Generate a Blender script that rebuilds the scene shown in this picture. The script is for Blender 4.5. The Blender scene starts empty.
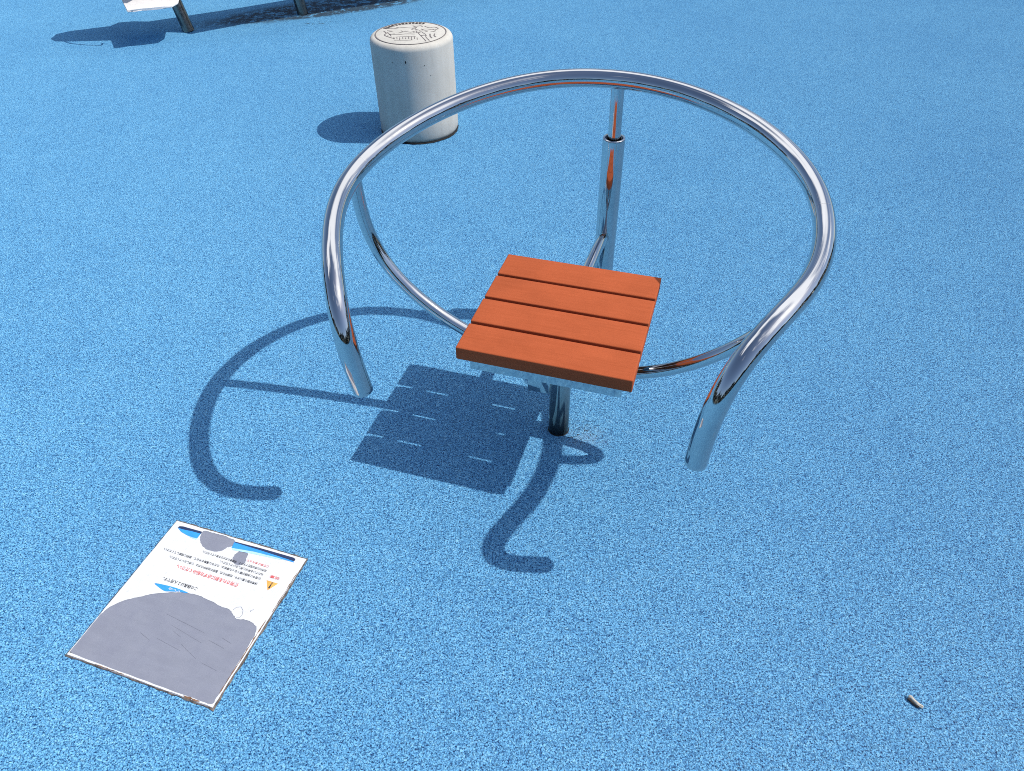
import bpy, bmesh, math, random
from mathutils import Vector, Matrix
random.seed(7)
sc = bpy.context.scene
COL = sc.collection

# ------------------------------------------------------------------ helpers
def link(name, me, mat=None, parent=None):
    o = bpy.data.objects.new(name, me)
    COL.objects.link(o)
    if mat: me.materials.append(mat)
    if parent: o.parent = parent
    return o

def from_bm(name, bm, mat, parent=None, smooth=False, sharp=None):
    me = bpy.data.meshes.new(name)
    bmesh.ops.recalc_face_normals(bm, faces=bm.faces)
    if smooth:
        for f in bm.faces: f.smooth = True
        if sharp:
            for e in bm.edges:
                if len(e.link_faces) == 2 and e.calc_face_angle(0) > math.radians(sharp): e.smooth = False
    bm.to_mesh(me); bm.free()
    return link(name, me, mat, parent)

def thing(name, label, cat, loc=(0, 0, 0), rz=0.0, group=None):
    o = bpy.data.objects.new(name, None); COL.objects.link(o)
    o.empty_display_size = .1
    o.location = loc; o.rotation_euler = (0, 0, rz)
    o['label'] = label; o['category'] = cat
    if group: o['group'] = group
    return o

def bspline(P, n=10):
    P = [Vector(p) for p in P]
    P = [2*P[0]-P[1]] + P + [2*P[-1]-P[-2]]
    out = []
    for i in range(len(P)-3):
        a, b, c, d = P[i:i+4]
        for k in range(n):
            t = k/n
            out.append(((1-t)**3*a+(3*t**3-6*t*t+4)*b+(-3*t**3+3*t*t+3*t+1)*c+t**3*d)/6)
    out.append((P[-3]+4*P[-2]+P[-1])/6)
    return out

def sweep(bm, pts, r, seg=40, cap=True, bev=0.0015):
    """round tube along pts with parallel-transported rings and slightly eased end caps"""
    pts = [Vector(p) for p in pts]
    n = len(pts)
    tan = [(pts[min(i+1, n-1)]-pts[max(i-1, 0)]).normalized() for i in range(n)]
    u = tan[0].orthogonal().normalized(); rings = []
    def ring(c, t, uu, rr):
        w = t.cross(uu).normalized()
        return [bm.verts.new(c+rr*(math.cos(2*math.pi*k/seg)*uu+math.sin(2*math.pi*k/seg)*w)) for k in range(seg)]
    for i in range(n):
        u = (u-tan[i]*u.dot(tan[i])).normalized()
        if i == 0 and cap:
            rings.append(ring(pts[0], tan[0], u, r-bev)); rings.append(ring(pts[0]+tan[0]*bev, tan[0], u, r))
        elif i == n-1 and cap:
            rings.append(ring(pts[i]-tan[i]*bev, tan[i], u, r)); rings.append(ring(pts[i], tan[i], u, r-bev))
        else:
            rings.append(ring(pts[i], tan[i], u, r))
    for a, b in zip(rings, rings[1:]):
        for k in range(seg):
            bm.faces.new((a[k], a[(k+1) % seg], b[(k+1) % seg], b[k]))
    if cap:
        bm.faces.new(rings[0][::-1]); bm.faces.new(rings[-1])
    return bm

def lathe(bm, prof, seg=64, c=(0, 0, 0)):
    """prof: (radius, z) pairs; radius 0 closes at the axis"""
    rows = []
    for r, z in prof:
        if r <= 0: rows.append([bm.verts.new((c[0], c[1], c[2]+z))])
        else: rows.append([bm.verts.new((c[0]+r*math.cos(2*math.pi*k/seg), c[1]+r*math.sin(2*math.pi*k/seg), c[2]+z)) for k in range(seg)])
    for a, b in zip(rows, rows[1:]):
        for k in range(seg):
            k2 = (k+1) % seg
            if len(a) == 1: bm.faces.new((a[0], b[k], b[k2]))
            elif len(b) == 1: bm.faces.new((a[k], a[k2], b[0]))
            else: bm.faces.new((a[k], a[k2], b[k2], b[k]))
    return bm

def box(bm, x0, x1, y0, y1, z0, z1, bev=0.0, seg=2):
    tmp = bmesh.new()
    vs = [tmp.verts.new((x, y, z)) for x in (x0, x1) for y in (y0, y1) for z in (z0, z1)]
    for q in ((0, 1, 3, 2), (4, 6, 7, 5), (0, 4, 5, 1), (2, 3, 7, 6), (0, 2, 6, 4), (1, 5, 7, 3)):
        tmp.faces.new([vs[i] for i in q])
    if bev: bmesh.ops.bevel(tmp, geom=tmp.edges[:], offset=bev, segments=seg, profile=.6, affect='EDGES')
    me = bpy.data.meshes.new('tmp'); tmp.to_mesh(me); tmp.free(); bm.from_mesh(me); bpy.data.meshes.remove(me)

def prism(bm, poly, z0, z1):
    a = [bm.verts.new((x, y, z0)) for x, y in poly]; b = [bm.verts.new((x, y, z1)) for x, y in poly]
    n = len(poly)
    bm.faces.new(a[::-1]); bm.faces.new(b)
    for k in range(n): bm.faces.new((a[k], a[(k+1) % n], b[(k+1) % n], b[k]))

def ribbon(bm, pts, w, z, closed=False):
    """flat painted stroke of width w (number or list) on the plane z"""
    pts = [Vector((p[0], p[1], 0)) for p in pts]; n = len(pts); L = []; R = []
    for i, p in enumerate(pts):
        a = pts[(i-1) % n] if closed else pts[max(i-1, 0)]; b = pts[(i+1) % n] if closed else pts[min(i+1, n-1)]
        t = (b-a).normalized(); nn = Vector((-t.y, t.x, 0)); ww = w[i] if isinstance(w, (list, tuple)) else w
        q = p+nn*ww/2; L.append(bm.verts.new((q.x, q.y, z))); q = p-nn*ww/2; R.append(bm.verts.new((q.x, q.y, z)))
    for i in range(n if closed else n-1):
        j = (i+1) % n
        bm.faces.new((L[i], L[j], R[j], R[i]))

def filled(name, loops, z, mat, parent, th=0.0003, M=None):
    """flat sheet from closed outlines (holes allowed)"""
    cu = bpy.data.curves.new(name, 'CURVE'); cu.dimensions = '2D'; cu.fill_mode = 'BOTH'; cu.extrude = th/2
    for lp in loops:
        sp = cu.splines.new('POLY'); sp.points.add(len(lp)-1)
        for p, q in zip(sp.points, lp): p.co = (q[0], q[1], 0, 1)
        sp.use_cyclic_u = True
    return curve_to_mesh(name, cu, z, mat, parent, M)

def curve_to_mesh(name, cu, z, mat, parent, M=None):
    o = bpy.data.objects.new('tmp', cu); COL.objects.link(o)
    bpy.context.view_layer.update()
    me = bpy.data.meshes.new_from_object(o.evaluated_get(bpy.context.evaluated_depsgraph_get()))
    bpy.data.objects.remove(o); bpy.data.curves.remove(cu)
    me.name = name
    T = Matrix.Translation((0, 0, z))
    me.transform(M @ T if M else T)
    me.materials.clear()
    return link(name, me, mat, parent) if parent is not None else me

def smooth_loop(pts, n=4):
    out = []; P = [Vector((p[0], p[1])) for p in pts]; N = len(P)
    for i in range(N):
        a, b, c, d = P[(i-1) % N], P[i], P[(i+1) % N], P[(i+2) % N]
        for k in range(n):
            t = k/n
            q = .5*((2*b)+(c-a)*t+(2*a-5*b+4*c-d)*t*t+(3*b-a-3*c+d)*t**3)
            out.append((q.x, q.y))
    return out

# ------------------------------------------------------------------ materials
class NT:
    def __init__(s, name):
        s.m = bpy.data.materials.new(name); s.m.use_nodes = True
        s.t = s.m.node_tree; s.t.nodes.clear()
        s.out = s.n('ShaderNodeOutputMaterial')
    def n(s, t, **kw):
        nd = s.t.nodes.new(t)
        for k, v in kw.items():
            if hasattr(nd, k): setattr(nd, k, v)
        return nd
    def l(s, a, b): s.t.links.new(a, b)
    def set(s, nd, **kw):
        for k, v in kw.items(): nd.inputs[k.replace('_', ' ')].default_value = v
        return nd
    def coord(s): return s.n('ShaderNodeTexCoord').outputs['Object']
    def mapped(s, scale=(1, 1, 1)):
        m = s.n('ShaderNodeMapping'); m.inputs['Scale'].default_value = scale; s.l(s.coord(), m.inputs['Vector']); return m.outputs[0]
    def noise(s, scale, detail=3, rough=.55, vec=None):
        nd = s.n('ShaderNodeTexNoise'); s.set(nd, Scale=scale, Detail=detail, Roughness=rough)
        s.l(vec or s.coord(), nd.inputs['Vector']); return nd.outputs['Fac']
    def ramp(s, fac, stops, interp='LINEAR'):
        r = s.n('ShaderNodeValToRGB'); r.color_ramp.interpolation = interp
        el = r.color_ramp.elements
        while len(el) < len(stops): el.new(.5)
        for e, (p, c) in zip(el, stops):
            e.position = p; e.color = (c, c, c, 1) if isinstance(c, (int, float)) else (*c, 1)
        s.l(fac, r.inputs[0]); return r.outputs[0]
    def math(s, op, a, b=None, clamp=False):
        nd = s.n('ShaderNodeMath', operation=op); nd.use_clamp = clamp
        for i, v in enumerate((a, b)):
            if v is None: continue
            if isinstance(v, (int, float)): nd.inputs[i].default_value = v
            else: s.l(v, nd.inputs[i])
        return nd.outputs[0]
    def mix(s, fac, a, b, blend='MIX'):
        nd = s.n('ShaderNodeMix', data_type='RGBA', blend_type=blend)
        for i, v in ((0, fac), (6, a), (7, b)):
            if isinstance(v, (int, float)): nd.inputs[i].default_value = v
            elif isinstance(v, tuple): nd.inputs[i].default_value = (*v, 1)
            else: s.l(v, nd.inputs[i])
        return nd.outputs[2]
    def bump(s, h, strength=.3, dist=.002, normal=None):
        b = s.n('ShaderNodeBump'); s.set(b, Strength=strength, Distance=dist); s.l(h, b.inputs['Height'])
        if normal: s.l(normal, b.inputs['Normal'])
        return b.outputs[0]
    def pbr(s, color, rough=.5, metal=0.0, normal=None, spec=.5):
        p = s.n('ShaderNodeBsdfPrincipled')
        for k, v in (('Base Color', color), ('Roughness', rough), ('Metallic', metal)):
            if isinstance(v, (int, float)): p.inputs[k].default_value = v
            elif isinstance(v, tuple): p.inputs[k].default_value = (*v, 1)
            else: s.l(v, p.inputs[k])
        p.inputs['Specular IOR Level'].default_value = spec
        if normal: s.l(normal, p.inputs['Normal'])
        s.l(p.outputs[0], s.out.inputs[0]); return p

def simple(name, col, rough=.5, metal=0.0, var=.12, scale=40, bump=0.0):
    t = NT(name); f = t.noise(scale, 4)
    c = t.mix(1.0, col, t.ramp(f, [(.3, 1-var), (.7, 1+var*.4)]), 'MULTIPLY')
    t.pbr(c, rough, metal, t.bump(f, bump, .002) if bump else None)
    return t.m

# --- blue EPDM granule surfacing
SEAT_C = (0.14107, 1.55133); BENCH_ANG = math.radians(-17.673)
def ground_material():
    t = NT('blue_rubber_granules'); co = t.coord()
    warp = t.n('ShaderNodeTexNoise'); t.set(warp, Scale=160.0, Detail=2.0); t.l(co, warp.inputs['Vector'])
    vm = t.n('ShaderNodeVectorMath', operation='MULTIPLY_ADD')
    t.l(warp.outputs['Color'], vm.inputs[0]); vm.inputs[1].default_value = (.004, .004, .004); t.l(co, vm.inputs[2])
    vec = vm.outputs[0]
    vo = t.n('ShaderNodeTexVoronoi'); t.set(vo, Scale=290.0, Randomness=1.0); t.l(vec, vo.inputs['Vector'])
    v2 = t.n('ShaderNodeTexVoronoi'); t.set(v2, Scale=150.0, Randomness=1.0); t.l(vec, v2.inputs['Vector'])
    sep = t.n('ShaderNodeSeparateColor'); t.l(vo.outputs['Color'], sep.inputs[0])
    cell = sep.outputs[0]
    sep2 = t.n('ShaderNodeSeparateColor'); t.l(v2.outputs['Color'], sep2.inputs[0])
    mid = t.noise(110, 4, .75); big = t.noise(9, 5, .6); huge = t.noise(1.1, 4, .6)
    # granule value: own tint + clumps of several granules
    val = t.math('ADD', t.math('MULTIPLY', cell, .50), t.math('MULTIPLY', mid, .42))
    val = t.math('ADD', val, t.math('MULTIPLY', sep2.outputs[1], .18))
    val = t.math('ADD', val, t.math('MULTIPLY', big, .16))
    val = t.math('SUBTRACT', val, .16)
    col = t.ramp(val, [(.08, (.025, .100, .260)), (.20, (.080, .265, .500)), (.36, (.143, .415, .675)), (.60, (.180, .480, .730)), (.86, (.32, .63, .83))])
    gap = t.ramp(vo.outputs['Distance'], [(.42, (1, 1, 1)), (.68, (.42, .50, .58))])
    col = t.mix(1.0, col, gap, 'MULTIPLY')
    pit_a = t.ramp(t.noise(235, 2.5, .7), [(.39, (.08, .14, .26)), (.475, (1, 1, 1))])
    pit_b = t.ramp(t.noise(82, 2, .6), [(.33, .82), (.44, 1.0)])
    col = t.mix(1.0, t.mix(1.0, col, pit_a, 'MULTIPLY'), pit_b, 'MULTIPLY')
    # slow fading / dirt over metres
    col = t.mix(1.0, col, t.ramp(huge, [(.30, (.88, .91, .94)), (.65, (1.0, .995, .99))]), 'MULTIPLY')
    # worn pale and sooty patch round the seat post
    pos = t.n('ShaderNodeSeparateXYZ'); t.l(co, pos.inputs[0])
    def blob(cx, cy, rx, ry, ang=0.0):
        dx = t.math('SUBTRACT', pos.outputs[0], cx); dy = t.math('SUBTRACT', pos.outputs[1], cy)
        c, s = math.cos(ang), math.sin(ang)
        u = t.math('ADD', t.math('MULTIPLY', dx, c/rx), t.math('MULTIPLY', dy, s/rx))
        v = t.math('ADD', t.math('MULTIPLY', dx, -s/ry), t.math('MULTIPLY', dy, c/ry))
        d = t.math('SQRT', t.math('ADD', t.math('MULTIPLY', u, u), t.math('MULTIPLY', v, v)))
        return t.math('SUBTRACT', 1.0, d, clamp=True)
    pale = t.math('MULTIPLY', blob(.215, 1.505, .10, .065), t.ramp(t.noise(28, 4, .7), [(.35, 0.0), (.6, 1.0)]))
    col = t.mix(t.math('MULTIPLY', pale, .22, clamp=True), col, (.42, .50, .58))
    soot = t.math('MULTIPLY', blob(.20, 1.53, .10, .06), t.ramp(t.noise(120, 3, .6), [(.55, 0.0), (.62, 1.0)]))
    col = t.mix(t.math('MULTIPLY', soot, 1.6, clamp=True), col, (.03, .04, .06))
    vg = t.n('ShaderNodeTexVoronoi'); t.set(vg, Scale=7.0); t.l(co, vg.inputs['Vector'])
    sg = t.n('ShaderNodeSeparateColor'); t.l(vg.outputs['Color'], sg.inputs[0])
    grit = t.math('MULTIPLY', t.math('LESS_THAN', t.math('ADD', vg.outputs['Distance'], t.math('MULTIPLY', t.noise(90, 2), .05)), .05), t.math('GREATER_THAN', sg.outputs[0], .78))
    col = t.mix(t.math('MULTIPLY', grit, .75), col, (.03, .04, .07))
    # leaf dirt gathered along the line of the far bench
    def line_dirt(cx, cy, L, W, ang, lo):
        return t.math('MULTIPLY', t.ramp(blob(cx, cy, L, W, ang), [(0, 0.0), (.35, 1.0)]), t.ramp(t.noise(15, 6, .75), [(lo, 0.0), (lo+.09, 1.0)]))
    d = t.math('ADD', line_dirt(-1.45, 6.02, .95, .24, .47, .42), line_dirt(-1.10, 6.02, .62, .11, .47, .42), clamp=True)
    d = t.math('ADD', d, line_dirt(-1.3, 5.68, .22, .06, .35, .55), clamp=True)
    col = t.mix(t.math('MULTIPLY', d, .85), col, (.028, .030, .036))
    h = t.math('SUBTRACT', t.math('MULTIPLY', mid, .9), vo.outputs['Distance'])
    nrm = t.bump(h, .38, .0035)
    df = t.n('ShaderNodeBsdfDiffuse'); df.inputs['Roughness'].default_value = .6
    t.l(col, df.inputs['Color']); t.l(nrm, df.inputs['Normal'])
    gl = t.n('ShaderNodeBsdfGlossy'); gl.inputs['Roughness'].default_value = .55; t.l(nrm, gl.inputs['Normal'])
    gl.inputs['Color'].default_value = (1, 1, 1, 1)
    mx = t.n('ShaderNodeMixShader'); mx.inputs[0].default_value = .012
    t.l(df.outputs[0], mx.inputs[1]); t.l(gl.outputs[0], mx.inputs[2]); t.l(mx.outputs[0], t.out.inputs[0])
    return t.m

def steel_material(name, rough=.07, col=(.55, .55, .555)):
    t = NT(name)
    f = t.noise(60, 5, .6)
    r = t.ramp(f, [(.3, rough*.7), (.75, rough*1.7)])
    smear = t.noise(7, 4, .6)
    c = t.mix(1.0, col, t.ramp(smear, [(.3, .90), (.7, 1.03)]), 'MULTIPLY')
    t.pbr(c, r, 1.0, t.bump(t.noise(18, 2), .012, .004))
    return t.m

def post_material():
    t = NT('dark_foot_stainless'); f = t.noise(40, 4, .6)  # steel colour gets darker towards the foot
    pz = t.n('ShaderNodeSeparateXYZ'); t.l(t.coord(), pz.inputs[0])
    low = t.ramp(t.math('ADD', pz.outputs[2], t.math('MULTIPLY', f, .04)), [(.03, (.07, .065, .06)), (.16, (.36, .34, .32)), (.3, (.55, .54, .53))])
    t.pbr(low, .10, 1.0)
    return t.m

def plank_material():
    t = NT('orange_brown_plank'); v = t.mapped((3.0, 90.0, 40.0))
    g = t.noise(3.0, 5, .65, v); fine = t.noise(420, 3, .6); blot = t.noise(9, 4, .6)
    c = t.ramp(g, [(.25, (.365, .083, .031)), (.5, (.405, .094, .037)), (.8, (.44, .107, .044))])
    c = t.mix(1.0, c, t.ramp(fine, [(.3, .88), (.7, 1.06)]), 'MULTIPLY')
    c = t.mix(1.0, c, t.ramp(blot, [(.3, .90), (.65, 1.05)]), 'MULTIPLY')
    h = t.math('ADD', t.math('MULTIPLY', g, .6), t.math('MULTIPLY', fine, .5))
    t.pbr(c, .65, 0.0, t.bump(h, .14, .0012), .03)
    return t.m

def concrete_material():
    t = NT('pale_cast_concrete'); co = t.coord()
    a = t.noise(6, 6, .6); b = t.noise(90, 4, .65)
    c = t.ramp(a, [(.28, (.465, .445, .400)), (.5, (.51, .488, .440)), (.75, (.545, .522, .478))])
    c = t.mix(1.0, c, t.ramp(b, [(.3, .97), (.7, 1.02)]), 'MULTIPLY')
    # vertical weather runs
    st = t.noise(1.0, 4, .6, t.mapped((22, 22, 1.6)))
    c = t.mix(1.0, c, t.ramp(st, [(.3, .90), (.6, 1.02)]), 'MULTIPLY')
    vo = t.n('ShaderNodeTexVoronoi'); t.set(vo, Scale=26.0); t.l(co, vo.inputs['Vector'])
    sp = t.n('ShaderNodeSeparateColor'); t.l(vo.outputs['Color'], sp.inputs[0])
    pit = t.math('MULTIPLY', t.math('LESS_THAN', vo.outputs['Distance'], .10), t.math('GREATER_THAN', sp.outputs[0], .965))
    c = t.mix(t.math('MULTIPLY', pit, .75), c, (.10, .095, .09))
    pz = t.n('ShaderNodeSeparateXYZ'); t.l(co, pz.inputs[0])
    foot = t.ramp(t.math('ADD', pz.outputs[2], t.math('MULTIPLY', t.noise(30, 3), .03)), [(.012, .45), (.05, 1.0)])
    c = t.mix(1.0, c, foot, 'MULTIPLY')
    t.pbr(c, .82, 0.0, t.bump(b, .06, .002), .3)
    return t.m

def worn_sheet_material(name, col, dirt=(.30, .28, .25)):
    t = NT(name); f = t.noise(70, 5, .7); g = t.noise(14, 4, .6)
    c = t.mix(t.math('MULTIPLY', t.ramp(f, [(.58, 0.0), (.72, 1.0)]), .22), col, dirt)
    c = t.mix(1.0, c, t.ramp(g, [(.3, .93), (.7, 1.02)]), 'MULTIPLY')
    t.pbr(c, .45, 0.0, None, .3); return t.m

def backing_material():
    t = NT('bare_grey_backing'); f = t.noise(22, 5, .65)
    c = t.ramp(f, [(.3, (.205, .216, .272)), (.55, (.222, .234, .288)), (.8, (.240, .250, .302))])
    sc1 = t.noise(1.0, 3, .55, t.mapped((10, 60, 10)))
    c = t.mix(1.0, c, t.ramp(sc1, [(.35, .97), (.6, 1.02)]), 'MULTIPLY')
    t.pbr(c, .55, 0.0, t.bump(f, .05, .001), .3); return t.m

M_ground = ground_material()
M_steel = steel_material('polished_stainless', .05)
M_plate = steel_material('mill_stainless_plate', .16, (.66, .66, .66))
M_plank = plank_material()
M_conc = concrete_material()
M_dark = simple('dark_joint', (.006, .006, .007), .8, 0, .5, 60)
M_ink = simple('faded_dark_ink', (.17, .145, .14), .7, 0, .35, 160)
M_white = worn_sheet_material('white_printed_sheet', (.66, .67, .68))
M_back = backing_material()
M_text = simple('black_print', (.045, .045, .055), .5, 0, .4, 200)
M_red = simple('red_print', (.72, .13, .13), .5, 0, .3, 200)
M_blue = simple('blue_print', (.03, .30, .78), .4, 0, .15, 60)
M_pale = simple('pale_blue_print', (.40, .64, .84), .4, 0, .1, 60)
M_navy = simple('navy_print', (.010, .028, .095), .4, 0, .25, 60)
M_orange = simple('orange_print', (.78, .40, .09), .4, 0, .2, 100)
M_grout = simple('brown_edge_grout', (.15, .125, .108), .9, 0, .8, 90, .4)
M_twig = simple('weathered_twig', (.60, .55, .47), .85, 0, .5, 120, .5)
M_twig_dark = simple('dark_twig', (.055, .042, .035), .9, 0, .4, 120, .4)
M_leg = steel_material('dull_stainless', .2, (.24, .225, .21))
M_post = post_material()
M_tray = simple('white_moulded_plastic', (.80, .77, .75), .5, 0, .08, 30)
M_wood = simple('brown_bench_board', (.26, .12, .06), .6, 0, .25, 30)

# ------------------------------------------------------------------ ground
bm = bmesh.new()
S = 150
bm.faces.new([bm.verts.new(p) for p in ((-S, -S, 0), (S, -S, 0), (S, S, 0), (-S, S, 0))])
g = from_bm('ground', bm, M_ground); g['kind'] = 'structure'

# ------------------------------------------------------------------ twist bench
RAIL = [[-0.3964, -0.4030, 0.4110], [-0.4104, -0.4134, 0.5489], [-0.4426, -0.3674, 0.6437], [-0.493, -0.2733, 0.6928], [-0.5511, -0.1471, 0.7178], [-0.5829, -0.0007, 0.7383], [-0.5607, 0.1582, 0.7621], [-0.4826, 0.3152, 0.7928], [-0.3547, 0.45, 0.8237], [-0.1891, 0.5417, 0.8454], [0.0002, 0.5724, 0.8517], [0.1921, 0.5403, 0.8456], [0.3626, 0.4506, 0.8255], [0.4925, 0.3176, 0.8001], [0.5646, 0.1581, 0.7743], [0.5792, -0.0093, 0.7512], [0.5519, -0.1606, 0.7387], [0.4906, -0.2791, 0.7222], [0.4344, -0.366, 0.6679], [0.4011, -0.4151, 0.5627], [0.3957, -0.4124, 0.4140]]
TUBE = [[-0.57, 0.017, 0.741], [-0.561, 0.009, 0.604], [-0.509, 0.004, 0.488], [-0.417, 0.002, 0.393], [-0.295, 0.0, 0.317], [-0.152, 0.0, 0.265], [0.001, 0.002, 0.242], [0.153, 0.004, 0.253], [0.294, 0.004, 0.3], [0.415, 0.005, 0.384], [0.51, 0.002, 0.491], [0.568, -0.002, 0.614], [0.577, 0.003, 0.754]]
bench = thing('twist_bench', 'exercise seat of four orange-brown planks ringed by a polished steel tube rail', 'exercise bench',
              (SEAT_C[0], SEAT_C[1], 0), BENCH_ANG)

rail_pts = bspline(RAIL, 12)
rail = from_bm('handrail', sweep(bmesh.new(), rail_pts, .0249, 48), M_steel, bench, True, 50)
def weld(pts, i, r, parent):                      # faint butt weld round a tube
    a, b = pts[i], pts[i]+(pts[i+1]-pts[i]).normalized()*.0014
    bm = bmesh.new(); sweep(bm, [a, (a+b)/2, b], r, 48, False)
    from_bm('weld_seam', bm, M_plate, parent, True)
weld(rail_pts, 12*6-7, .02510, rail); weld(rail_pts, 12*15-8, .02510, rail)
from_bm('support_tube', sweep(bmesh.new(), bspline(TUBE, 12), .0178, 40, False), M_steel, bench, True)

PX, PY = .0013, .575
bm = bmesh.new()
lathe(bm, [(.0336, 0), (.0336, .671), (.0330, .6745), (.0322, .6755), (.0268, .6755), (.0262, .6740), (.0262, .60), (.0, .60)], 56, (PX, PY, 0))
post = from_bm('back_post', bm, M_steel, bench, True, 55)
bm = bmesh.new(); sweep(bm, [(PX, PY, .599), (PX, PY, .7), (PX*.5, PY-.004, .835)], .0191, 40, False)
from_bm('inner_tube', bm, M_steel, post, True)
bm = bmesh.new(); lathe(bm, [(.0336, .0025), (.0350, .002), (.0365, .0005)], 40, (PX, PY, 0))
from_bm('base_sealant', bm, M_dark, post, True)
bm = bmesh.new(); sweep(bm, bspline([(0, .560, .345), (.0, .53, .358), (.001, .48, .372), (.001, .40, .382), (.001, .25, .385), (.001, .02, .385)], 10), .0178, 36, False)
from_bm('brace_tube', bm, M_steel, bench, True)

bm = bmesh.new()
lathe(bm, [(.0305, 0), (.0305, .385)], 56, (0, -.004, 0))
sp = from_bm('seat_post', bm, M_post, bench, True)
bm = bmesh.new(); lathe(bm, [(.0305, .0025), (.0315, .0020), (.0325, .0005)], 40, (0, -.004, 0))
from_bm('base_sealant', bm, M_dark, sp, True)

# seat: four planks, one mesh
W = .4484; TOP = .4451; TH = .0386; gap = .0105; pw = (W-3*gap)/4
bm = bmesh.new()
for k in range(4):
    y0 = -W/2+k*(pw+gap)
    box(bm, -W/2, W/2, y0, y0+pw, TOP-TH, TOP, .0035, 3)
seat = from_bm('seat', bm, M_plank, bench, True, 40)
# steel angle frame and mounting plates under it
zb = TOP-TH-.001
bm = bmesh.new()
fx, fy, hh, tk = .197, .200, .044, .004
box(bm, -fx, fx, -fy, -fy+tk, zb-hh, zb)                     # front flange
box(bm, -fx, fx, fy-tk, fy, zb-hh, zb)                       # rear flange
for s in (-1, 1):
    xa, xb = sorted((s*fx, s*(fx-tk)))
    box(bm, xa, xb, -fy+tk+.0005, fy-tk-.0005, zb-hh, zb)
    xa, xb = sorted((s*(fx-tk-.0005), s*(fx-.046)))
    box(bm, xa, xb, -fy+tk+.0005, fy-tk-.0005, zb-tk, zb)
from_bm('seat_frame', bm, M_steel, seat)
bm = bmesh.new()
box(bm, -.074, .074, -.13, .13, zb-tk-.001, zb-.001)
from_bm('mounting_plate', bm, M_steel, seat)
bm = bmesh.new()
box(bm, -.071, -.010, -.100, .030, .229, .287, .002, 2)
from_bm('clamp_block', bm, M_steel, seat, True, 30)

# ------------------------------------------------------------------ concrete stool
drum = thing('concrete_stool', 'round pale concrete stool with a dark line drawing printed on its top', 'stool', (-.4675, 3.790, 0))
R = .2035; HH = .476
prof = [(R-.004, .012), (R, .022)]
prof += [(R, .022+(HH-.028-.022)*k/6) for k in range(1, 7)]
for k in range(1, 9):
    a = k/8*math.pi/2
    prof.append((R-.026+.026*math.cos(a), HH-.028+.026*math.sin(a)))
prof += [(R-.032, HH-.0005), (R*.55, HH), (0, HH)]
bm = bmesh.new(); lathe(bm, [(R-.012, .0)]+prof, 96)
body = from_bm('body', bm, M_conc, drum, True, 60)
rnd = random.Random(3)
bm = bmesh.new(); seg = 90; inner = []; outer = []
for k in range(seg):
    a = 2*math.pi*k/seg; inner.append(bm.verts.new(((R-.010)*math.cos(a), (R-.010)*math.sin(a), .006)))
    ro = R-.001+.004*rnd.random()+(.003 if -2.2 < math.atan2(math.sin(a), math.cos(a)) < -.2 else 0)
    outer.append(bm.verts.new((ro*math.cos(a), ro*math.sin(a), .003)))
for k in range(seg): bm.faces.new((inner[k], inner[(k+1) % seg], outer[(k+1) % seg], outer[k]))
from_bm('base_gap', bm, M_dark, drum, True)
# print on the top
bm = bmesh.new(); zt = HH+.0008
ring = [(.172*math.cos(2*math.pi*k/90), .172*math.sin(2*math.pi*k/90)) for k in range(90)]
ribbon(bm, ring, .0055, zt, True)
top = from_bm('printed_ring', bm, M_ink, drum)
bm = bmesh.new()
for k in range(13):                                # heavy worn band of unreadable letters round the far edge
    a = math.radians(150-k*6.6)
    for q in range(4):
        r0 = .143+.0065*q; da = .050*rnd.uniform(.6, 1)
        a0 = a+rnd.uniform(-.012, .012)
        ribbon(bm, [(r0*math.cos(a0+da), r0*math.sin(a0+da)), (r0*math.cos(a0-da), r0*math.sin(a0-da))], .0048, zt)
    b = a+rnd.uniform(-.02, .02); ra = rnd.uniform(.141, .150); ribbon(bm, [(ra*math.cos(b), ra*math.sin(b)), ((ra+.016)*math.cos(b), (ra+.016)*math.sin(b))], .009, zt)
from_bm('worn_lettering', bm, M_ink, drum)
bm = bmesh.new()
def stroke(pts, w=.0035): ribbon(bm, [(x, y) for x, y in smooth_open(pts)], w, zt)
def smooth_open(P, n=5):
    P = [Vector(p) for p in P]; P = [2*P[0]-P[1]]+P+[2*P[-1]-P[-2]]; out = []
    for i in range(1, len(P)-2):
        a, b, c, d = P[i-1:i+3]
        for k in range(n):
            t = k/n; q = .5*((2*b)+(c-a)*t+(2*a-5*b+4*c-d)*t*t+(3*b-a-3*c+d)*t**3); out.append((q.x, q.y))
    out.append((P[-2].x, P[-2].y)); return out
stroke([(-.13, .075), (-.09, .07), (-.05, .085), (.0, .075), (.02, .09)])
stroke([(-.135, .03), (-.12, .0), (-.125, -.03), (-.10, -.06), (-.07, -.085)], .006)
stroke([(-.12, .04), (-.10, .03), (-.115, .01), (-.10, -.02), (-.09, -.05)], .004)
for k in range(9):
    x = -.075+.014*k; stroke([(x, -.065+rnd.uniform(-.01, .01)), (x+.004, -.10+rnd.uniform(-.01, .01))], .0035)
stroke([(-.08, -.062), (-.02, -.055), (.03, -.058)], .003); stroke([(-.07, -.108), (-.01, -.112), (.02, -.108)], .003)
stroke([(-.06, .0), (-.03, .02), (.0, .01), (.025, .03), (.03, .0), (.05, .012)], .0045)
stroke([(-.10, -.015), (-.06, -.025), (-.02, -.015), (.02, -.02)], .0035)
stroke([(.035, .0), (.05, -.04), (.07, -.09), (.085, -.13)], .004); stroke([(.055, .005), (.075, -.03), (.08, -.07), (.10, -.12)], .004)
stroke([(.095, -.02), (.10, -.06), (.11, -.085)], .006); stroke([(.118, -.018), (.118, -.05), (.128, -.07)], .006)
stroke([(.045, .06), (.07, .035), (.10, .05), (.12, .03)], .004); stroke([(.06, .10), (.085, .075), (.11, .085), (.13, .06), (.115, .04)], .004)
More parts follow.
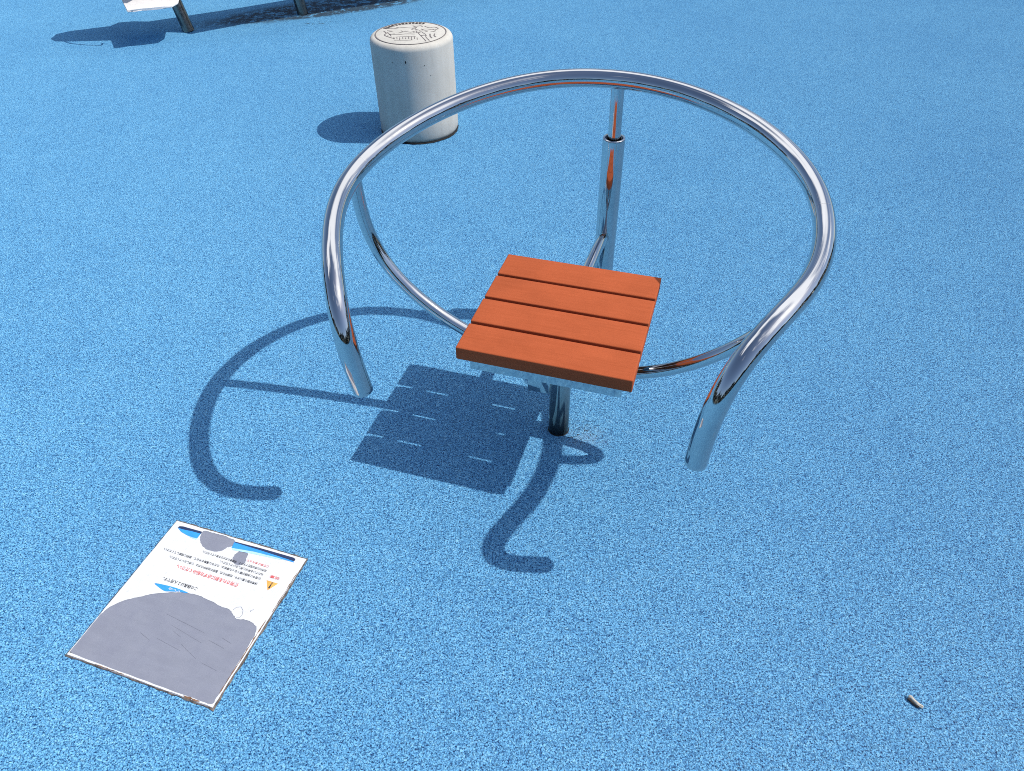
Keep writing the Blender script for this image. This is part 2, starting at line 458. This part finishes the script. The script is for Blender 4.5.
stroke([(.0, .11), (.02, .085), (.015, .06), (.035, .04)], .005); stroke([(.02, .10), (.04, .11), (.05, .09)], .004)
for k in range(14):
    x, y = rnd.uniform(-.11, .12), rnd.uniform(-.04, .1)
    if x*x+y*y < .013: stroke([(x, y), (x+rnd.uniform(-.018, .018), y+rnd.uniform(-.012, .012)), (x+rnd.uniform(-.02, .02), y+rnd.uniform(-.02, .02))], .003)
from_bm('line_drawing', bm, M_ink, drum)
# casting pits
for a, z, r in ((-94, .405, .0052), (-113, .40, .0028), (-69, .385, .0024), (-61, .335, .0022)):
    bm = bmesh.new(); a = math.radians(a); c = Vector((R*math.cos(a), R*math.sin(a), z)); tx = Vector((-math.sin(a), math.cos(a), 0))
    nrm = Vector((math.cos(a), math.sin(a), 0))*.0009
    bm.faces.new([bm.verts.new(c+nrm+tx*r*.6*math.cos(2*math.pi*k/10)*rnd.uniform(.7, 1.2)+Vector((0, 0, r*1.3*math.sin(2*math.pi*k/10)))) for k in range(10)])
    from_bm('casting_pit', bm, M_dark, drum)

# ------------------------------------------------------------------ notice plate in the ground
PC = (-.7943, .9645); PA = -.3315+math.pi          # local frame = reader's view of the notice
plate = thing('notice_plate', 'square white ground notice with Japanese text, its print half peeled to bare grey', 'sign', (PC[0], PC[1], 0), PA)
hx, hy = .2015, .2034
bm = bmesh.new(); box(bm, -hx, hx, -hy, hy, -.004, .0016, .0004, 1)
from_bm('backing', bm, M_back, plate)
# ragged edge of the cut-out in the rubber
bm = bmesh.new(); inn = []; out = []
per = []
for (ax, ay), (bx, by), w in (((-hx, -hy), (hx, -hy), .0045), ((hx, -hy), (hx, hy), .0030), ((hx, hy), (-hx, hy), .0042), ((-hx, hy), (-hx, -hy), .0070)):
    for k in range(34):
        t = k/34; per.append((ax+(bx-ax)*t, ay+(by-ay)*t, w))
for x, y, w in per:
    d = w*rnd.uniform(.15, .75); m = max(abs(x)/hx, abs(y)/hy)
    nx = (1 if x > 0 else -1) if abs(x)/hx > .999 else 0; ny = (1 if y > 0 else -1) if abs(y)/hy > .999 else 0
    inn.append(bm.verts.new((x-nx*rnd.uniform(-.0002, .0016), y-ny*rnd.uniform(-.0002, .0016), .0030))); out.append(bm.verts.new((x+nx*d, y+ny*d, .0015)))
for k in range(len(per)): bm.faces.new((inn[k], inn[(k+1) % len(per)], out[(k+1) % len(per)], out[k]))
from_bm('edge_grout', bm, M_grout, plate)
mm = lambda L: [(x/1000, y/1000) for x, y in L]
big = mm([[198.5, 194], [198.5, 155], [198.5, 120], [198, 92], [189, 66], [168, 42], [140, 23], [112, 5], [73, -12], [31, -23], [-1, -25], [-37, -22], [-74, -16], [-94, -16], [-113, -6], [-126, 0], [-143, -4], [-163, -4], [-182, 3], [-191, 20], [-192, 46], [-194, 93], [-195, 139], [-195, 180], [-194, 195], [-165, 197], [-45, 197], [75, 197], [190, 196]])
blob2 = mm([[110, -186], [108, -196], [83, -198.5], [61, -199], [38, -198.5], [10, -194], [7, -178], [18, -169], [24, -157], [43, -148], [68, -148], [89, -157], [104, -171]])
blob3 = mm([[-15, -162], [-21, -170], [-35, -175], [-46, -169], [-49, -157], [-54, -143], [-44, -132], [-26, -134], [-15, -146]])
def rough(loop, n=6, j=.0009):
    return [(x+rnd.uniform(-j, j), y+rnd.uniform(-j, j)) for x, y in smooth_loop(loop, n)]
def clip(loop): return [(max(-.1975, min(.1990, x)), max(-.2003, min(.1985, y))) for x, y in loop]
edge = []
for (ax, ay), (bx, by) in (((-.2, -.2022), (.2, -.2022)), ((.2, -.2022), (.2, .2010)), ((.2, .2010), (-.2, .2010)), ((-.2, .2010), (-.2, -.2022))):
    for k in range(26):
        t = k/26; edge.append((ax+(bx-ax)*t+rnd.uniform(-.0006, .0006), ay+(by-ay)*t+rnd.uniform(-.0006, .0006)))
sheet = filled('printed_sheet', [edge, clip(rough(big, 5)), clip(rough(blob2)), rough(blob3)], .0022, M_white, plate, .0004)
ZP = .0026
filled('navy_band', [smooth_loop(mm([[184, -184], [181, -189], [172, -191], [123, -192], [111, -192], [111, -185], [140, -184.5], [168, -182]]), 1)], ZP, M_navy, sheet, .0002)
filled('blue_band', [mm([[183, -183], [168, -182], [140, -184.5], [111, -185], [111, -169.5], [125, -168.5], [142, -169.5], [165, -174]])], ZP+.0004, M_blue, sheet, .0002)
filled('navy_band', [mm([[9, -192], [-73, -195], [-165, -196], [-172, -194], [-174, -190], [-172, -186], [-120, -187.5], [-79, -188.5], [9, -189]])], ZP, M_navy, sheet, .0002)
filled('blue_band', [mm([[9, -189], [-79, -188.5], [-120, -187.5], [-172, -186], [-174, -183], [-130, -183], [-57, -180], [6, -172]])], ZP+.0004, M_blue, sheet, .0002)
filled('pale_band', [mm([[6, -173.5], [-57, -180.5], [-130, -182.8], [-150, -182], [-130, -179], [-57, -173], [0, -167]])], ZP+.0001, M_pale, sheet, .0002)
filled('pale_band', [mm([[112, -171.5], [125, -170.5], [145, -171.5], [130, -166], [111, -165]])], ZP+.0001, M_pale, sheet, .0002)
filled('heading_mark', [smooth_loop(mm([[129, -20], [112, -23.5], [69, -26], [31, -23.6], [55, -18.5], [76, -13], [91, -9.5], [112, -14]]), 4)], ZP, M_blue, sheet, .0002)
filled('warning_triangle', [mm([[-136, -116], [-169, -116], [-154, -91]])], ZP, M_orange, sheet, .0002)
bm = bmesh.new(); ribbon(bm, [(-.154, -.097), (-.154, -.109)], [.0046, .0030], ZP+.0005); ribbon(bm, [(-.154, -.111), (-.154, -.1143)], .0036, ZP+.0005)
from_bm('exclamation_mark', bm, M_text, sheet)

def text_mesh(lines, bold=0.0):
    """lines: (string, x0, y0, x1, height): Japanese print stretched to the length it has on the plate"""
    out = bmesh.new()
    for s, x0, y0, x1, hgt in lines:
        cu = bpy.data.curves.new('t', 'FONT'); cu.body = s; cu.size = 1.0; cu.offset = bold; cu.extrude = 0; cu.resolution_u = 2
        me = curve_to_mesh('t', cu, 0, None, None)
        xs = [v.co.x for v in me.vertices]; ys = [v.co.y for v in me.vertices]
        if not xs: continue
        sx = (x1-x0)/(max(xs)-min(xs)); sy = hgt/max(.5, (max(ys)-min(ys)))
        me.transform(Matrix.Translation((x0, y0, ZP+.0006)) @ Matrix.Diagonal((sx, sy, 1, 1)) @ Matrix.Translation((-min(xs), -(min(ys)+max(ys))/2, 0)))
        out.from_mesh(me); bpy.data.meshes.remove(me)
    return out
def print_lines(lines, mat, bold=0.0):
    for ln in lines:
        bm = text_mesh([ln], bold); me = bpy.data.meshes.new('text_line'); bm.to_mesh(me); bm.free(); link('text_line', me, mat, sheet)
print_lines([
    ('この器具は１人用です。', .016, -.039, .118, .0098),
    ('健康状態の悪い方や、妊娠中の方、医師の治療中の方は、使用しないでください。', -.120, -.0985, .145, .0072),
    ('使用中に体調が悪くなった場合は、ただちに運動をやめて、医師に相談してください。', -.120, -.114, .175, .0072),
    ('ぬれている時は使用しないでください。', -.119, -.1265, .010, .0070),
    ('幼児の使用は危険ですので、保護者の方が付き添ってください。', -.121, -.1385, .072, .0070),
], M_text, .010)
print_lines([
    ('使用される前に必ずお読みください。', -.076, -.080, .108, .0112),
    ('ご使用にあたって', -.120, -.1515, -.055, .0062),
    ('注意', -.166, -.1285, -.138, .0078)], M_red, .018)
print_lines([('使い方', .052, -.0195, .086, .0062)], M_white, .02)
M_rust = simple('rust_brown_stain', (.24, .13, .075), .8, 0, .6, 130)
def stain(a, b, n, w):
    bm = bmesh.new(); pts = []; ws = []
    for k in range(n+1):
        t = k/n; pts.append((a[0]+(b[0]-a[0])*t+rnd.uniform(-.0006, .0006), a[1]+(b[1]-a[1])*t+rnd.uniform(-.0006, .0006))); ws.append(w*rnd.uniform(.25, 1.3))
    ws[0] = ws[-1] = .0003
    ribbon(bm, pts, ws, ZP+.0002); from_bm('rust_stain', bm, M_rust, sheet)
stain((-.1955, -.02), (-.1955, .17), 26, .0030); stain((-.1985, -.16), (-.1985, -.04), 16, .0020)
stain((-.120, .1995), (-.165, .1995), 9, .0050); stain((.12, .2005), (.02, .2005), 12, .0018)
# torn curl, hair lines and scuffs
bm = bmesh.new()
ribbon(bm, mm([[-104, -18], [-108, -27], [-118, -31], [-128, -24], [-133, -12], [-130, -4], [-124, -2]]), .0011, ZP+.0003)
ribbon(bm, mm([[-152, -34], [-146, -30], [-148, -26]]), .0012, ZP+.0003)
from_bm('torn_curl', bm, M_back, sheet)
M_scuff = simple('scuffed_grey', (.185, .195, .245), .6, 0, .3, 90)
for k in range(9):
    x0, y0 = rnd.uniform(-.13, .12), rnd.uniform(.035, .15)
    L = rnd.uniform(.02, .13); a = math.radians(rnd.uniform(163, 177))
    pts = [(x0+L*t*math.cos(a)+.004*math.sin(3*t), y0+L*t*math.sin(a)+.003*t*t) for t in (0, .25, .5, .75, 1)]
    if all(abs(p[0]) < .18 and .01 < p[1] < .19 for p in pts): 
        bm = bmesh.new(); ribbon(bm, pts, [.0003, .0006, .0007, .0006, .0003], .0020); from_bm('scratch', bm, M_scuff, plate)

# ------------------------------------------------------------------ far bench with tray (top left corner)
fb = thing('long_bench', 'long park bench on dull steel legs, only its feet and white foot tray in view', 'bench', (-1.9, 5.6, 0))
def off(P): return [(x+1.9, y-5.6) for x, y in P]
board = [[-2.812, 5.356], [-2.819, 5.465], [-2.748, 5.529], [-2.504, 5.631], [-2.477, 5.712], [-2.376, 5.735], [-2.262, 5.725], [-2.151, 5.784], [-1.685, 6.032], [-1.278, 6.279], [-0.207, 6.816], [-0.181, 6.388], [-0.479, 6.179], [-1.15, 5.838], [-1.575, 5.619], [-1.873, 5.419], [-1.98, 5.50], [-2.34, 5.50], [-2.37, 5.305], [-2.409, 5.305], [-2.66, 5.296], [-2.752, 5.3]]
bm = bmesh.new(); prism(bm, off(board), .437, .465)
from_bm('seat', bm, M_wood, fb)
for bx, by, dx, dy in ((-2.247, 5.514, -.088, .03), (-1.513, 5.879, -.06, .03)):
    bm = bmesh.new(); sweep(bm, [(bx+1.9, by-5.6, 0), (bx+1.9+dx*.5, by-5.6+dy*.5, .22), (bx+1.9+dx, by-5.6+dy, .437)], .0400, 28, False)
    lg = from_bm('leg', bm, M_leg, fb, True)
trayp = [[-2.462, 5.150], [-2.43, 5.170], [-2.38, 5.190], [-2.32, 5.203], [-2.26, 5.225], [-2.205, 5.245], [-2.19, 5.33], [-2.26, 5.60], [-2.71, 5.63], [-2.59, 5.40]]
bm = bmesh.new(); prism(bm, off(trayp), .222, .236)
bmesh.ops.bevel(bm, geom=bm.edges[:], offset=.004, segments=2, affect='EDGES')
tray = from_bm('foot_tray', bm, M_tray, fb, True, 40)
bm = bmesh.new(); sweep(bm, [(-.44, -.10, .215), (-.43, -.10, .33), (-.42, -.10, .436)], .016, 20, False)
from_bm('hanger', bm, M_leg, tray, True)
bm = bmesh.new(); sweep(bm, [(x+1.9, y-5.6, z) for x, y, z in ((-2.70, 5.32, .445), (-2.71, 5.295, .43), (-2.66, 5.254, .42), (-2.55, 5.219, .41), (-2.44, 5.205, .405), (-2.42, 5.25, .445))], .006, 14, False)
from_bm('tie_rod', bm, M_leg, tray, True)

# ------------------------------------------------------------------ twig on the ground
tw = thing('dry_twig', 'short broken grey twig lying on the blue ground at lower right', 'twig', (.872, .695, 0), math.radians(-50))
bm = bmesh.new()
sweep(bm, [(-.017, .0, .0055), (-.012, .0018, .0066), (-.003, -.0006, .0058), (.006, -.0016, .0066), (.015, .0010, .0054)], .0036, 14, True, .0010)
for v in bm.verts: v.co += Vector((rnd.uniform(-.0010, .0010), rnd.uniform(-.0010, .0010), rnd.uniform(-.0008, .0008)))
from_bm('wood', bm, M_twig, tw, True, 60)
bm = bmesh.new(); sweep(bm, [(-.016, -.0042, .0040), (-.004, -.0042, .0034), (.009, -.0044, .0036)], .0032, 10, True, .0008)  # darker strip along one side of the twig
for v in bm.verts: v.co += Vector((rnd.uniform(-.0006, .0006), rnd.uniform(-.0006, .0006), rnd.uniform(-.0003, .0003)))
from_bm('dark_strip', bm, M_twig_dark, tw, True, 60)

# ------------------------------------------------------------------ added tree belt out of view, there to darken the steel's reflections
bm = bmesh.new(); rt = random.Random(11)
for k in range(9000):
    a = math.radians(rt.uniform(150, 395)); rr = rt.uniform(24, 30)
    top = 5.2+1.3*math.sin(a*7)+.9*math.sin(a*17+1)+.5*math.sin(a*41)
    z = top*rt.random()**.8; c = Vector((rr*math.cos(a), rr*math.sin(a), max(.1, z))); q = rt.uniform(.25, .6)
    u = Vector((rt.uniform(-1, 1), rt.uniform(-1, 1), rt.uniform(-1, 1))).normalized(); v = u.orthogonal().normalized()*q; u = u*q
    bm.faces.new([bm.verts.new(c+p) for p in (u, v, -u, -v)])
wd = from_bm('reflection_trees', bm, simple('added_foliage', (.050, .040, .028), .9, 0, .5, 2)); wd['kind'] = 'stuff'
wd['label'] = 'added out-of-view tree belt that darkens reflections in the steel rail'; wd['category'] = 'trees'

# ------------------------------------------------------------------ light
SUNV = Vector((.7674, -.06164, 1.0))
elev = math.atan2(1.0, math.hypot(SUNV.x, SUNV.y)); az = math.atan2(SUNV.x, SUNV.y)
w = bpy.data.worlds.new('World'); sc.world = w; w.use_nodes = True
nt = w.node_tree; bg = nt.nodes['Background']
sky = nt.nodes.new('ShaderNodeTexSky'); sky.sky_type = 'NISHITA'; sky.sun_disc = False
sky.sun_elevation = elev; sky.sun_rotation = az
sky.air_density = 1.0; sky.dust_density = 1.2; sky.ozone_density = 3.0
# added cloud bank, shaped to streak the steel white; thickest on the far side
def wn(tp, **kw):
    nd = nt.nodes.new(tp)
    for k, v in kw.items(): setattr(nd, k, v)
    return nd
tc = wn('ShaderNodeTexCoord'); sx = wn('ShaderNodeSeparateXYZ'); nt.links.new(tc.outputs['Generated'], sx.inputs[0])
def wm(op, a, b=None, clamp=False):
    nd = wn('ShaderNodeMath', operation=op); nd.use_clamp = clamp
    for i, v in enumerate((a, b)):
        if v is None: continue
        if isinstance(v, (int, float)): nd.inputs[i].default_value = v
        else: nt.links.new(v, nd.inputs[i])
    return nd.outputs[0]
zz = wm('ADD', wm('MAXIMUM', sx.outputs[2], 0.0), .18)
cx = wn('ShaderNodeCombineXYZ'); nt.links.new(wm('DIVIDE', sx.outputs[0], zz), cx.inputs[0]); nt.links.new(wm('DIVIDE', sx.outputs[1], zz), cx.inputs[1])
cn = wn('ShaderNodeTexNoise'); cn.inputs['Scale'].default_value = 1.9; cn.inputs['Detail'].default_value = 7; cn.inputs['Roughness'].default_value = .55
nt.links.new(cx.outputs[0], cn.inputs['Vector'])
band = wm('MULTIPLY', wm('ABSOLUTE', wm('SUBTRACT', sx.outputs[2], .80)), -1.0)       # bank stands at middle height
cov = wm('ADD', wm('ADD', cn.outputs['Fac'], band), wm('ADD', wm('MULTIPLY', sx.outputs[1], .20), wm('MULTIPLY', sx.outputs[0], .13)))
mr = wn('ShaderNodeMapRange', interpolation_type='SMOOTHSTEP'); mr.inputs['From Min'].default_value = .36; mr.inputs['From Max'].default_value = .56
nt.links.new(cov, mr.inputs['Value'])
mxw = wn('ShaderNodeMix', data_type='RGBA'); nt.links.new(mr.outputs[0], mxw.inputs[0]); nt.links.new(sky.outputs[0], mxw.inputs[6]); mxw.inputs[7].default_value = (11.2, 11.5, 12.2, 1)
nt.links.new(mxw.outputs[2], bg.inputs[0]); bg.inputs[1].default_value = .14
sl = bpy.data.lights.new('sun', 'SUN'); sl.energy = 4.3; sl.angle = math.radians(.53); sl.color = (1.0, .955, .88)
so = bpy.data.objects.new('sun', sl); COL.objects.link(so); so.location = SUNV*8
so.rotation_euler = (-SUNV).to_track_quat('-Z', 'Y').to_euler()

# ------------------------------------------------------------------ camera
f, th, ro = 727.0852, .7416, .0157
fw = Vector((0, math.cos(th), -math.sin(th))); r = Vector((1, 0, 0)); d = fw.cross(r)
c, s = math.cos(ro), math.sin(ro)
r2 = c*r+s*d; d2 = -s*r+c*d
cam = bpy.data.cameras.new('camera'); co = bpy.data.objects.new('camera', cam); COL.objects.link(co)
cam.sensor_width = 36; cam.lens = f/1024*36; cam.clip_start = .05; cam.clip_end = 500
m = Matrix((r2, -d2, -fw)).transposed().to_4x4(); m.translation = Vector((0, 0, 1.6)); co.matrix_world = m
sc.camera = co

sc.view_settings.view_transform = 'Standard'; sc.view_settings.look = 'None'
sc.view_settings.exposure = 0; sc.view_settings.gamma = 1
sc.render.engine = 'CYCLES'
sc.cycles.pixel_filter_type = 'BLACKMAN_HARRIS'; sc.cycles.filter_width = 1.0
sc.cycles.max_bounces = 8
sc.cycles.use_denoising = False
